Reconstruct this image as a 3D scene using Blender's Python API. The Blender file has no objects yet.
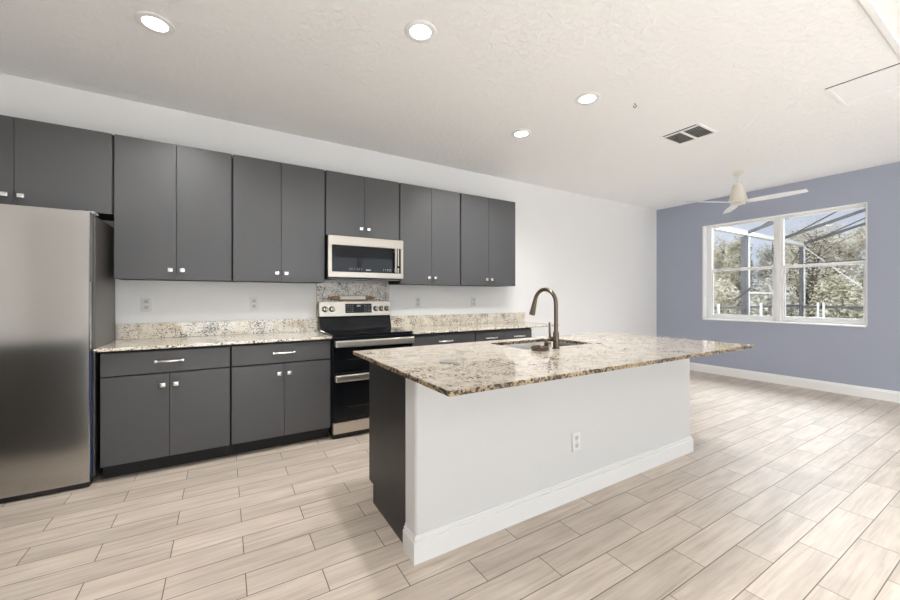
import bpy, bmesh, math, random
from mathutils import Vector, Matrix
random.seed(7)
C = bpy.context.scene.collection
S = bpy.context.scene
PI = math.pi

# ------------------------------------------------------------------ camera
cd = bpy.data.cameras.new('camera'); cam = bpy.data.objects.new('camera', cd); C.objects.link(cam)
cam.location = (0, 0, 1.2604)
cam.rotation_euler = (PI/2, 0, -0.5428)
cd.sensor_fit = 'HORIZONTAL'; cd.sensor_width = 36; cd.lens = 36*374.857/900
cd.shift_y = -3.156/900
cd.clip_start = 0.02; cd.clip_end = 300
S.camera = cam

# ------------------------------------------------------------------ world, sun, daylight, exposure
W = bpy.data.worlds.new('sky'); S.world = W; W.use_nodes = True
wn = W.node_tree; wn.nodes.clear()
wo = wn.nodes.new('ShaderNodeOutputWorld'); wb = wn.nodes.new('ShaderNodeBackground')
tc = wn.nodes.new('ShaderNodeTexCoord'); wz = wn.nodes.new('ShaderNodeTexNoise')
wz.inputs['Scale'].default_value = 5.0; wz.inputs['Detail'].default_value = 6
wr = wn.nodes.new('ShaderNodeValToRGB')
wr.color_ramp.elements[0].position = 0.42; wr.color_ramp.elements[0].color = (0.66, 0.73, 0.88, 1)
wr.color_ramp.elements[1].position = 0.66; wr.color_ramp.elements[1].color = (0.95, 0.96, 1.0, 1)
wn.links.new(tc.outputs['Generated'], wz.inputs['Vector']); wn.links.new(wz.outputs['Fac'], wr.inputs['Fac'])
wn.links.new(wr.outputs['Color'], wb.inputs['Color']); wb.inputs['Strength'].default_value = 1.08
wn.links.new(wb.outputs['Background'], wo.inputs['Surface'])

def light(name, kind, loc, rot, energy, color=(1, 1, 1), **kw):
    l = bpy.data.lights.new(name, kind); l.energy = energy; l.color = color
    for k, v in kw.items(): setattr(l, k, v)
    o = bpy.data.objects.new(name, l); C.objects.link(o); o.location = loc; o.rotation_euler = rot
    return o
# sun from behind the house (west, high): lights the garden, never enters the kitchen
sun = light('sun', 'SUN', (0, 0, 20), (0, 0, 0), 2.1, (1.0, 0.96, 0.91), angle=0.03)
sun.rotation_euler = Vector((0.62, -0.42, -0.70)).to_track_quat('-Z', 'Y').to_euler()
# added fill lamps shining through made-up glass doors in the wall behind the camera
dl = light('fill_back', 'AREA', (1.2, -6.0, 5.0), (0, 0, 0), 7100, (0.88, 0.94, 1.0), shape='RECTANGLE', size=7.0, size_y=3.0)
dl.rotation_euler = (Vector((0.6, -2.0, 0))-Vector((1.2, -6.0, 5.0))).to_track_quat('-Z', 'Y').to_euler()
light('fill_doors', 'AREA', (1.8, -3.46, 1.22), (PI/2, 0, 0), 105, (0.93, 0.97, 1.0), shape='RECTANGLE', size=5.4, size_y=2.3)
# open sky over the pool, falling in steeply through the window in the blue wall
dw = light('daylight_pool', 'AREA', (10.6, 2.2, 4.9), (0, 0, 0), 1250, (0.90, 0.95, 1.0), shape='RECTANGLE', size=4.0, size_y=2.4)
dw.rotation_euler = (Vector((4.6, 2.1, 0.3))-dw.location).to_track_quat('-Z', 'Y').to_euler()
pt = light('daylight_window', 'AREA', (7.06, 2.25, 1.66), (0, PI/2, 0), 1, shape='RECTANGLE', size=1.56, size_y=1.87)
pt.data.cycles.is_portal = True

S.view_settings.view_transform = 'Standard'; S.view_settings.look = 'None'
S.view_settings.gamma = 1.0; S.view_settings.use_curve_mapping = False
S.view_settings.exposure = 0.0
S.cycles.use_denoising = True
S.cycles.max_bounces = 12; S.cycles.diffuse_bounces = 8
S.cycles.sample_clamp_indirect = 8.0

# ------------------------------------------------------------------ materials
def mat(name, col, rough=0.5, metal=0.0, spec=0.5, **kw):
    m = bpy.data.materials.new(name); m.use_nodes = True
    b = m.node_tree.nodes['Principled BSDF']
    b.inputs['Base Color'].default_value = (*col, 1); b.inputs['Roughness'].default_value = rough
    b.inputs['Metallic'].default_value = metal; b.inputs['Specular IOR Level'].default_value = spec
    for k, v in kw.items(): b.inputs[k].default_value = v
    return m
def nd(m, t, **kw):
    n = m.node_tree.nodes.new(t)
    for k, v in kw.items():
        if k in n.inputs.keys(): n.inputs[k].default_value = v
        else: setattr(n, k, v)
    return n
def lk(m, a, b): m.node_tree.links.new(a, b)
def bsdf(m): return m.node_tree.nodes['Principled BSDF']
def ramp(m, fac, stops):
    r = nd(m, 'ShaderNodeValToRGB'); e = r.color_ramp.elements
    while len(e) < len(stops): e.new(0.5)
    for x, (p, c) in zip(e, stops): x.position = p; x.color = (*c, 1) if len(c) == 3 else c
    lk(m, fac, r.inputs['Fac']); return r.outputs['Color']
def math_n(m, op, a, b=None):
    n = nd(m, 'ShaderNodeMath', operation=op)
    for i, v in enumerate((a, b)):
        if v is None: continue
        if isinstance(v, (int, float)): n.inputs[i].default_value = v
        else: lk(m, v, n.inputs[i])
    return n.outputs[0]
def mixc(m, fac, a, b, mode='MIX'):
    n = nd(m, 'ShaderNodeMix', data_type='RGBA', blend_type=mode)
    for i, v in ((0, fac), (6, a), (7, b)):
        if isinstance(v, (int, float)): n.inputs[i].default_value = v
        elif isinstance(v, tuple): n.inputs[i].default_value = (*v, 1)
        else: lk(m, v, n.inputs[i])
    return n.outputs[2]
def bump(m, h, strength, dist=0.002):
    n = nd(m, 'ShaderNodeBump'); n.inputs['Strength'].default_value = strength; n.inputs['Distance'].default_value = dist
    lk(m, h, n.inputs['Height']); lk(m, n.outputs[0], bsdf(m).inputs['Normal'])
def noise(m, scale, detail=4, vec=None, rough=0.5):
    n = nd(m, 'ShaderNodeTexNoise'); n.inputs['Scale'].default_value = scale; n.inputs['Detail'].default_value = detail
    n.inputs['Roughness'].default_value = rough
    if vec is None: vec = nd(m, 'ShaderNodeNewGeometry').outputs['Position']
    lk(m, vec, n.inputs['Vector']); return n.outputs['Fac']
def scaled(m, s):
    n = nd(m, 'ShaderNodeMapping'); n.inputs['Scale'].default_value = s
    lk(m, nd(m, 'ShaderNodeNewGeometry').outputs['Position'], n.inputs['Vector']); return n.outputs[0]

def plaster(name, col, scale, strength, rough=0.6):
    m = mat(name, col, rough, spec=0.3); bump(m, noise(m, scale, 5), strength, 0.004); return m
M = {}
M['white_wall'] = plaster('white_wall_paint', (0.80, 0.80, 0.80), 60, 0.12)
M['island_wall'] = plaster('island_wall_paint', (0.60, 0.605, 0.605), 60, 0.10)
M['blue_wall'] = plaster('blue_wall_paint', (0.365, 0.395, 0.485), 60, 0.12)
# knockdown ceiling
m = mat('ceiling_texture', (0.895, 0.895, 0.895), 0.75, spec=0.2)
k = ramp(m, noise(m, 22, 6, rough=0.6), [(0.45, (0, 0, 0)), (0.60, (1, 1, 1))]); bump(m, k, 0.55, 0.005); M['ceiling'] = m
M['trim'] = mat('white_trim_paint', (0.82, 0.82, 0.815), 0.35)
M['plastic'] = mat('white_plastic', (0.80, 0.80, 0.80), 0.35)
M['receptacle'] = mat('grey_plastic', (0.56, 0.56, 0.57), 0.4)
M['bright'] = mat('bright_enamel', (0.88, 0.88, 0.89), 0.5)
M['plate'] = mat('plate_plastic', (0.70, 0.70, 0.70), 0.35)
M['slot'] = mat('dark_slot', (0.06, 0.06, 0.06), 0.6)
M['vent_dark'] = mat('vent_dark', (0.085, 0.083, 0.08), 0.7)
M['vent_slat'] = mat('vent_slat_grey', (0.42, 0.41, 0.39), 0.5)
# charcoal cabinet paint
m = mat('charcoal_paint', (0.071, 0.071, 0.075), 0.42, spec=0.45); bump(m, noise(m, 300, 2), 0.03, 0.0005); M['cab'] = m
M['carcass'] = mat('charcoal_carcass', (0.022, 0.022, 0.023), 0.6, spec=0.25)
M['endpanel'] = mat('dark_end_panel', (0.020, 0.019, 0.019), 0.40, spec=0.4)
M['nickel'] = mat('satin_nickel', (0.78, 0.78, 0.77), 0.24, 1.0)
# brushed steel
def steel(name, col, rough, sc):
    m = mat(name, col, rough, 1.0)
    n = noise(m, 1.0, 4, scaled(m, sc))
    r = nd(m, 'ShaderNodeMapRange'); lk(m, n, r.inputs['Value'])
    r.inputs['To Min'].default_value = rough-0.03; r.inputs['To Max'].default_value = rough+0.05
    lk(m, r.outputs[0], bsdf(m).inputs['Roughness']); return m
M['steel'] = steel('brushed_steel', (0.50, 0.495, 0.485), 0.17, (3, 3, 400))
M['steel_warm'] = steel('brushed_steel_warm', (0.44, 0.405, 0.355), 0.30, (3, 3, 400))
M['steel_handle'] = steel('brushed_steel_bright', (0.68, 0.63, 0.565), 0.30, (3, 3, 400))
M['steel_sink'] = mat('sink_steel', (0.62, 0.61, 0.59), 0.25, 1.0)
M['steel_edge'] = mat('steel_edge', (0.75, 0.75, 0.75), 0.25, 1.0)
M['fridge_side'] = mat('fridge_side_grey', (0.10, 0.093, 0.088), 0.35, 0.3)
M['gasket'] = mat('grey_gasket', (0.16, 0.16, 0.165), 0.5)
M['edge_shade'] = mat('blue_edge_shade', (0.035, 0.055, 0.16), 0.3)
M['black_gloss'] = mat('black_glass', (0.006, 0.007, 0.009), 0.05, spec=0.25)
M['black_matte'] = mat('black_enamel', (0.012, 0.012, 0.013), 0.35)
M['display'] = mat('display_black', (0.008, 0.009, 0.010), 0.15, spec=0.15)
M['mark'] = mat('pale_marks', (0.42, 0.44, 0.46), 0.5)
M['ring'] = mat('burner_ring', (0.07, 0.07, 0.075), 0.15)
M['bronze'] = mat('brushed_bronze', (0.165, 0.132, 0.10), 0.34, 1.0)
M['marble'] = plaster('white_marble', (0.88, 0.87, 0.84), 20, 0.0, 0.3)
m = mat('turned_wood', (0.4, 0.24, 0.1), 0.45)
lk(m, ramp(m, noise(m, 1, 4, scaled(m, (6, 60, 60))), [(0.3, (0.20, 0.10, 0.035)), (0.7, (0.50, 0.30, 0.12))]), bsdf(m).inputs['Base Color']); M['wood'] = m

# granite
def granite(name, light_c, mid_c, tan_c, thr, rough, scl=(1, 1, 1), dk=(0.045, 0.037, 0.032), ior=1.5):
    m = mat(name, light_c, rough, spec=0.8)
    v = scaled(m, scl)
    base = ramp(m, noise(m, 13, 6, v, 0.65), [(0.34, tan_c), (0.47, mid_c), (0.60, light_c)])
    clus = noise(m, 7, 3, v)
    sp = math_n(m, 'ADD', noise(m, 62, 4, v, 0.6), math_n(m, 'MULTIPLY', math_n(m, 'SUBTRACT', clus, 0.5), 0.42))
    dark = ramp(m, sp, [(thr, (0, 0, 0)), (thr+0.035, (1, 1, 1))])
    grey = ramp(m, noise(m, 34, 5, v, 0.6), [(0.62, (0, 0, 0)), (0.70, (1, 1, 1))])
    c1 = mixc(m, grey, base, (0.42, 0.38, 0.32))
    br = ramp(m, noise(m, 45, 4, v, 0.6), [(0.60, (0, 0, 0)), (0.66, (1, 1, 1))])
    c2 = mixc(m, br, c1, tuple(0.55*x for x in tan_c))
    c3 = mixc(m, dark, dk, c2)
    lk(m, c3, bsdf(m).inputs['Base Color']); bsdf(m).inputs['IOR'].default_value = ior; return m
M['granite'] = granite('cream_granite', (0.78, 0.73, 0.635), (0.70, 0.64, 0.53), (0.55, 0.46, 0.34), 0.40, 0.06, (1.25, 1.25, 1.25), (0.06, 0.05, 0.045), 1.6)
M['granite_island'] = granite('cream_granite_island', (0.55, 0.50, 0.43), (0.49, 0.435, 0.36), (0.38, 0.32, 0.25), 0.37, 0.012, (1.1, 1.5, 1), (0.085, 0.07, 0.06), 2.3)
M['granite_panel'] = granite('speckled_granite_panel', (0.62, 0.56, 0.47), (0.52, 0.46, 0.37), (0.36, 0.30, 0.21), 0.42, 0.25, (1.3, 1.3, 1.3), (0.06, 0.05, 0.045))
M['granite_edge'] = granite('golden_granite_edge', (0.40, 0.31, 0.195), (0.30, 0.22, 0.13), (0.17, 0.12, 0.07), 0.465, 0.45, dk=(0.03, 0.025, 0.02))
bsdf(M['granite_edge']).inputs['Specular IOR Level'].default_value = 0.3

# wood-look plank tile: 0.612 x 0.1521 m, half-bond, measured from the photo
m = mat('plank_tile', (0.5, 0.42, 0.34), 0.3, spec=0.5)
pos = nd(m, 'ShaderNodeNewGeometry').outputs['Position']
sx = nd(m, 'ShaderNodeSeparateXYZ'); lk(m, pos, sx.inputs[0])
ry = math_n(m, 'DIVIDE', math_n(m, 'SUBTRACT', sx.outputs[1], 0.728), 0.1521)
row = math_n(m, 'FLOOR', ry); fy = math_n(m, 'SUBTRACT', ry, row)
par = math_n(m, 'MULTIPLY', math_n(m, 'PINGPONG', row, 1.0), 0.5)
rx = math_n(m, 'ADD', math_n(m, 'DIVIDE', math_n(m, 'SUBTRACT', sx.outputs[0], 2.226), 0.612), par)
colm = math_n(m, 'FLOOR', rx); fx = math_n(m, 'SUBTRACT', rx, colm)
ex = math_n(m, 'MULTIPLY', math_n(m, 'MINIMUM', fx, math_n(m, 'SUBTRACT', 1.0, fx)), 0.612)
ey = math_n(m, 'MULTIPLY', math_n(m, 'MINIMUM', fy, math_n(m, 'SUBTRACT', 1.0, fy)), 0.1521)
ed = math_n(m, 'MINIMUM', ex, ey)
gm = nd(m, 'ShaderNodeMapRange'); lk(m, ed, gm.inputs['Value']); gm.inputs['From Min'].default_value = 0.0014; gm.inputs['From Max'].default_value = 0.0026
cv = nd(m, 'ShaderNodeCombineXYZ'); lk(m, row, cv.inputs[0]); lk(m, colm, cv.inputs[1])
wn_ = nd(m, 'ShaderNodeTexWhiteNoise', noise_dimensions='3D'); lk(m, cv.outputs[0], wn_.inputs['Vector'])
off = nd(m, 'ShaderNodeVectorMath', operation='SCALE'); lk(m, wn_.outputs['Color'], off.inputs[0]); off.inputs['Scale'].default_value = 40
pv = nd(m, 'ShaderNodeVectorMath', operation='ADD'); lk(m, pos, pv.inputs[0]); lk(m, off.outputs[0], pv.inputs[1])
mp = nd(m, 'ShaderNodeMapping'); mp.inputs['Scale'].default_value = (1.3, 22, 1); lk(m, pv.outputs[0], mp.inputs['Vector'])
g1 = nd(m, 'ShaderNodeTexNoise'); g1.inputs['Scale'].default_value = 2.0; g1.inputs['Detail'].default_value = 8; g1.inputs['Roughness'].default_value = 0.62
g1.inputs['Distortion'].default_value = 0.6; lk(m, mp.outputs[0], g1.inputs['Vector'])
mp2 = nd(m, 'ShaderNodeMapping'); mp2.inputs['Scale'].default_value = (1.2, 5, 1); lk(m, pv.outputs[0], mp2.inputs['Vector'])
g2 = nd(m, 'ShaderNodeTexNoise'); g2.inputs['Scale'].default_value = 2.2; g2.inputs['Detail'].default_value = 3; lk(m, mp2.outputs[0], g2.inputs['Vector'])
grain = ramp(m, g1.outputs['Fac'], [(0.28, (0.44, 0.365, 0.295)), (0.50, (0.555, 0.480, 0.407)), (0.68, (0.615, 0.542, 0.470))])
cloud = ramp(m, g2.outputs['Fac'], [(0.35, (0.90, 0.89, 0.88)), (0.65, (1.06, 1.06, 1.06))])
tile = mixc(m, 1.0, grain, cloud, 'MULTIPLY')
tv = nd(m, 'ShaderNodeMapRange'); lk(m, wn_.outputs['Value'], tv.inputs['Value']); tv.inputs['To Min'].default_value = 0.91; tv.inputs['To Max'].default_value = 1.06
tile = mixc(m, 1.0, tile, tv.outputs[0], 'MULTIPLY')
lk(m, mixc(m, gm.outputs[0], (0.105, 0.085, 0.07), tile), bsdf(m).inputs['Base Color'])
rr = nd(m, 'ShaderNodeMapRange'); lk(m, g1.outputs['Fac'], rr.inputs['Value']); rr.inputs['To Min'].default_value = 0.34; rr.inputs['To Max'].default_value = 0.48
lk(m, rr.outputs[0], bsdf(m).inputs['Roughness'])
hh = math_n(m, 'ADD', gm.outputs[0], math_n(m, 'MULTIPLY', g1.outputs['Fac'], 0.25)); bump(m, hh, 0.15, 0.001)
M['floor'] = m

def emit(name, col, s):
    m = mat(name, col, 0.5); b = bsdf(m); b.inputs['Emission Color'].default_value = (*col, 1); b.inputs['Emission Strength'].default_value = s; return m
M['lamp'] = emit('lamp_lens', (1.0, 0.97, 0.92), 9)
# glass pane: thin, clear
m = bpy.data.materials.new('window_glass'); m.use_nodes = True; t = m.node_tree; t.nodes.clear()
o = t.nodes.new('ShaderNodeOutputMaterial'); mx = t.nodes.new('ShaderNodeMixShader'); tr = t.nodes.new('ShaderNodeBsdfTransparent'); gl = t.nodes.new('ShaderNodeBsdfGlossy')
gl.inputs['Roughness'].default_value = 0.02; mx.inputs[0].default_value = 0.06
tr.inputs['Color'].default_value = (0.97, 0.98, 0.98, 1)
t.links.new(tr.outputs[0], mx.inputs[1]); t.links.new(gl.outputs[0], mx.inputs[2]); t.links.new(mx.outputs[0], o.inputs[0]); M['glass'] = m
# insect screen
m = bpy.data.materials.new('insect_screen'); m.use_nodes = True; t = m.node_tree; t.nodes.clear()
o = t.nodes.new('ShaderNodeOutputMaterial'); mx = t.nodes.new('ShaderNodeMixShader'); tr = t.nodes.new('ShaderNodeBsdfTransparent'); df = t.nodes.new('ShaderNodeBsdfDiffuse')
df.inputs['Color'].default_value = (0.42, 0.44, 0.50, 1); mx.inputs[0].default_value = 0.22
t.links.new(tr.outputs[0], mx.inputs[1]); t.links.new(df.outputs[0], mx.inputs[2]); t.links.new(mx.outputs[0], o.inputs[0]); M['screen'] = m
M['cage'] = mat('grey_aluminium', (0.085, 0.085, 0.09), 0.5)
M['cage_white'] = mat('white_aluminium', (0.70, 0.70, 0.69), 0.4)
def leafm(name, a, b):
    m = mat(name, a, 0.7, spec=0.2); lk(m, ramp(m, noise(m, 2.5, 4), [(0.35, a), (0.65, b)]), bsdf(m).inputs['Base Color']); return m
M['leaf_olive'] = leafm('olive_leaves', (0.36, 0.34, 0.23), (0.70, 0.67, 0.54))
M['leaf_grey'] = leafm('grey_leaves', (0.34, 0.34, 0.28), (0.76, 0.74, 0.66))
M['leaf_dry'] = leafm('dry_leaves', (0.44, 0.40, 0.29), (0.82, 0.77, 0.64))
m = mat('bark', (0.2, 0.17, 0.14), 0.9); bump(m, noise(m, 15, 5), 0.6, 0.02); M['bark'] = m
M['grass'] = leafm('grass', (0.20, 0.21, 0.09), (0.35, 0.33, 0.17))
M['deck'] = plaster('pool_deck', (0.55, 0.52, 0.48), 30, 0.2, 0.8)

# ------------------------------------------------------------------ mesh builder
class MB:
    def __init__(s): s.bm = bmesh.new(); s.mi = 0
    def _new(s, before, smooth=False):
        for f in s.bm.faces:
            if f not in before: f.material_index = s.mi; f.smooth = smooth
    def box(s, x0, x1, y0, y1, z0, z1, bev=0.0, seg=2):
        t = bmesh.new(); bmesh.ops.create_cube(t, size=1)
        for v in t.verts:
            v.co = Vector(((x0+x1)/2+v.co.x*(x1-x0), (y0+y1)/2+v.co.y*(y1-y0), (z0+z1)/2+v.co.z*(z1-z0)))
        if bev > 0: bmesh.ops.bevel(t, geom=t.edges[:], offset=bev, segments=seg, affect='EDGES', profile=0.5)
        s._merge(t); return s
    def _merge(s, t, smooth=False, M_=None):
        if M_ is not None: t.transform(M_)
        bmesh.ops.recalc_face_normals(t, faces=t.faces[:])
        mp = {v: s.bm.verts.new(v.co) for v in t.verts}
        for f in t.faces:
            try: n = s.bm.faces.new([mp[v] for v in f.verts]); n.material_index = s.mi; n.smooth = smooth
            except ValueError: pass
        t.free()
    def prism(s, poly, axis, a, b, bev=0.0, smooth=False):
        """poly: 2-D points; axis 'x' -> (y,z), 'y' -> (x,z), 'z' -> (x,y)"""
        t = bmesh.new()
        def P(p, h): return {'x': (h, p[0], p[1]), 'y': (p[0], h, p[1]), 'z': (p[0], p[1], h)}[axis]
        A = [t.verts.new(P(p, a)) for p in poly]; B = [t.verts.new(P(p, b)) for p in poly]
        t.faces.new(A); t.faces.new(B[::-1]); n = len(poly)
        for i in range(n): t.faces.new((A[i], A[(i+1) % n], B[(i+1) % n], B[i]))
        if bev > 0: bmesh.ops.bevel(t, geom=t.edges[:], offset=bev, segments=2, affect='EDGES', profile=0.5)
        s._merge(t, smooth); return s
    def tube(s, pts, r, seg=12, cap=True):
        t = bmesh.new(); pts = [Vector(p) for p in pts]; n = len(pts)
        rs = r if isinstance(r, (list, tuple)) else [r]*n
        d0 = (pts[1]-pts[0]).normalized(); up = Vector((0, 0, 1)) if abs(d0.z) < 0.9 else Vector((1, 0, 0))
        u = d0.cross(up).normalized(); rings = []
        for i in range(n):
            d = (pts[min(i+1, n-1)]-pts[max(i-1, 0)]).normalized()
            u = (u-d*u.dot(d)).normalized(); w = d.cross(u)
            rings.append([t.verts.new(pts[i]+rs[i]*(math.cos(2*PI*k/seg)*u+math.sin(2*PI*k/seg)*w)) for k in range(seg)])
        for a, b in zip(rings, rings[1:]):
            for k in range(seg): t.faces.new((a[k], a[(k+1) % seg], b[(k+1) % seg], b[k]))
        if cap: t.faces.new(rings[0]); t.faces.new(rings[-1][::-1])
        s._merge(t, True); return s
    def lathe(s, prof, loc=(0, 0, 0), rot=None, seg=28, smooth=True):
        t = bmesh.new(); rings = []
        for r, z in prof:
            rings.append([t.verts.new((max(r, 1e-5)*math.cos(2*PI*k/seg), max(r, 1e-5)*math.sin(2*PI*k/seg), z)) for k in range(seg)])
        for a, b in zip(rings, rings[1:]):
            for k in range(seg): t.faces.new((a[k], a[(k+1) % seg], b[(k+1) % seg], b[k]))
        t.faces.new(rings[0]); t.faces.new(rings[-1])
        Mx = Matrix.Translation(loc)
        if rot is not None: Mx = Mx @ rot
        s._merge(t, smooth, Mx); return s

def obj(name, mb, mats, parent=None):
    me = bpy.data.meshes.new(name); mb.bm.to_mesh(me); mb.bm.free()
    for m in (mats if isinstance(mats, (list, tuple)) else [mats]): me.materials.append(m)
    o = bpy.data.objects.new(name, me); C.objects.link(o)
    if parent is not None:
        q = parent; off = Vector((0, 0, 0))
        while q is not None: off += q.location; q = q.parent
        me.transform(Matrix.Translation(-off)); o.parent = parent
    if any(p.use_smooth for p in me.polygons):
        try: me.set_sharp_from_angle(angle=math.radians(40))
        except Exception: pass
    return o
def tag(o, label, cat, group=None, kind=None):
    o['label'] = label; o['category'] = cat
    if group: o['group'] = group
    if kind: o['kind'] = kind
    return o
def thing(name, label, cat, loc, group=None):
    o = bpy.data.objects.new(name, None); C.objects.link(o); o.location = loc; o.empty_display_size = 0.1
    return tag(o, label, cat, group)
def struct(name, mb, m, parent=None):
    o = obj(name, mb, m, parent)
    if parent is None: o['kind'] = 'structure'
    return o
ROTX = Matrix.Rotation(PI/2, 4, 'X')      # lathe z-axis -> -y  (points to the room from the cabinet wall)

# ------------------------------------------------------------------ room shell
YW, XB, ZC = 3.981, 6.883, 2.869
XL, YB = -3.3, -3.3
struct('floor', MB().box(XL-.15, XB+.2, YB-.15, YW+.15, -0.12, 0), M['floor'])
struct('ceiling', MB().box(XL-.15, XB+.2, YB-.15, YW+.15, ZC, ZC+0.15), M['ceiling'])
struct('wall_back', MB().box(XL-.15, XB+.2, YW, YW+.15, 0, ZC), M['white_wall'])
WY0, WY1, WZ0, WZ1 = 1.32, 3.188, 0.878, 2.44
b = MB(); b.box(XB, XB+.2, YB-.15, WY0, 0, ZC); b.box(XB, XB+.2, WY1, YW, 0, ZC)
b.box(XB, XB+.2, WY0, WY1, 0, WZ0); b.box(XB, XB+.2, WY0, WY1, WZ1, ZC)
struct('wall_right', b, M['blue_wall'])
b = MB(); b.box(XL-.15, -0.9, YB-.15, YB, 0, ZC); b.box(4.7, XB, YB-.15, YB, 0, ZC); b.box(-0.9, 4.7, YB-.15, YB, 2.42, ZC)
struct('wall_front', b, M['white_wall'])
struct('wall_left', MB().box(XL-.15, XL, YB, YW, 0, ZC), M['white_wall'])

# unseen sliding doors, added behind the camera to let the fill light in (reflected in the polished surfaces)
def sliding(name, axis, a0, a1, pos, n):
    fr = MB(); st = 0.06
    def bx(u0, u1, z0, z1, mb, d=0.05):
        if axis == 'x': mb.box(u0, u1, pos-.1, pos-.1+d, z0, z1)
        else: mb.box(pos-.1, pos-.1+d, u0, u1, z0, z1)
    bx(a0, a1, 2.36, 2.42, fr); bx(a0, a1, 0, 0.05, fr)
    for i in range(n+1):
        c = a0+(a1-a0)*i/n; bx(max(a0, c-st), min(a1, c+st), 0.05, 2.36, fr)
    d = struct(name, fr, M['trim'])
    g = MB(); bx(a0+st, a1-st, 0.05, 2.36, g, 0.006); struct('pane', g, M['glass'], d)
sliding('added_door_1', 'x', -0.9, 4.7, YB, 4)
# dark cabinet peninsula with a pale countertop, unseen left of the camera: it shows in the refrigerator door
struct('peninsula', MB().box(-3.25, -.91, 1.80, 2.42, 0, .885), plaster('peninsula_grey', (0.17, 0.165, 0.16), 60, 0.1, 0.5))
struct('peninsula_top', MB().box(-3.27, -.88, 1.77, 2.45, .8855, .915, .004), M['trim'])

def baseboard_profile(d0, s):      # (offset from wall, z): stepped ogee top
    return [(d0, 0), (d0+s*.016, 0), (d0+s*.016, .098), (d0+s*.012, .104), (d0+s*.012, .112), (d0+s*.006, .122), (d0+s*.004, .130), (d0, .130)]
struct('baseboard_right', MB().prism([(XB-o_, z) for o_, z in [(0, 0), (.016, 0), (.016, .105), (.011, .115), (.009, .126), (.004, .133), (0, .133)]], 'y', YB, YW), M['trim'])
struct('baseboard_back', MB().prism([(YW-o_, z) for o_, z in [(0, 0), (.016, 0), (.016, .105), (.011, .115), (.009, .126), (.004, .133), (0, .133)]], 'x', 3.20, XB-.016), M['trim'])

# window: two single-hung units with a centre mullion
XF = XB+.115
def hung(name, y0, y1, s0, s1):
    f = MB(); st = 0.05; tp = .034
    f.box(XF, XF+.07, y0, y0+s0, WZ0+.02, WZ1, .004); f.box(XF, XF+.07, y1-s1, y1, WZ0+.02, WZ1, .004)
    f.box(XF, XF+.07, y0+s0, y1-s1, WZ1-tp, WZ1, .004); f.box(XF, XF+.07, y0+s0, y1-s1, WZ0+.02, WZ0+.02+st, .004)
    w = struct(name, f, M['trim'])
    s = MB(); a, c = y0+s0, y1-s1; zm = 1.70; t = 0.022
    s.box(XF+.012, XF+.04, a, c, zm-.022, zm+.022, .003)                      # meeting rail
    s.box(XF+.012, XF+.04, a, a+t, WZ0+.02+st, zm-.02, .003); s.box(XF+.012, XF+.04, c-t, c, WZ0+.02+st, zm-.02, .003)
    s.box(XF+.012, XF+.04, a+t, c-t, WZ0+.02+st, WZ0+.05+st, .003)
    struct('sash', s, M['trim'], w)
    struct('pane', MB().box(XF+.030, XF+.034, a+t, c-t, WZ0+.05+st, zm-.022), M['glass'], w)
    struct('pane', MB().box(XF+.050, XF+.054, a, c, zm, WZ1-tp), M['glass'], w)
    lc = MB(); mid = (a+c)/2; lc.box(XF-.004, XF+.014, mid-.03, mid+.03, zm+.010, zm+.024, .003); struct('latch', lc, M['trim'], w)
    return w
hung('window_1', 2.256, WY1-.011, .03, .062)
hung('window_2', WY0+.005, 2.206, .03, .03)
struct('trim_1', MB().box(XF-.012, XF+.07, 2.206, 2.256, WZ0+.02, WZ1, .003), M['trim'])
struct('trim_2', MB().box(XB-.022, XF+.09, WY0-.0, WY1+.0, WZ0, WZ0+.02, .004), M['trim'])
b = MB(); b.box(XB-.003, XF-.001, WY1-.010, WY1+.012, WZ0+.021, WZ1-.001); b.box(XB-.003, XF-.001, WY0-.004, WY0+.004, WZ0+.021, WZ1-.001)
b.box(XB-.003, XF-.001, WY0-.004, WY1+.012, WZ1-.001, WZ1+.006)
struct('trim_5', b, M['trim'])
# thin white ceiling batten at the near side
struct('trim_3', MB().box(XL, XB, 0.565, 0.592, ZC-.012, ZC), M['trim'])

# ------------------------------------------------------------------ cabinets
def knob(parent, x, y, z):
    b = MB(); b.lathe([(.0085, 0), (.006, .004), (.006, .014)], (x, y, z), ROTX, 14)
    k_ = obj('knob', b, M['nickel'], parent)
    h = MB(); h.box(x-.0195, x+.0195, y-.033, y-.012, z-.0175, z+.0175, .0075, 3); me = obj('knob_head', h, M['nickel'], k_)
    for p in me.data.polygons: p.use_smooth = True
def pull(parent, x, y, z, w=.155):
    b = MB(); n = 12; pts = []; rs = []
    for i in range(n+1):
        t = i/n; pts.append((x-w/2+w*t, y-.014-.016*math.sin(PI*t), z)); rs.append(.0062+.0045*math.sin(PI*t))
    b.tube(pts, rs, 10)
    for sgn in (-1, 1): b.box(x+sgn*w/2-.010, x+sgn*w/2+.010, y-.021, y, z-.010, z+.010, .003)
    return obj('pull', b, M['nickel'], parent)

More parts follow.
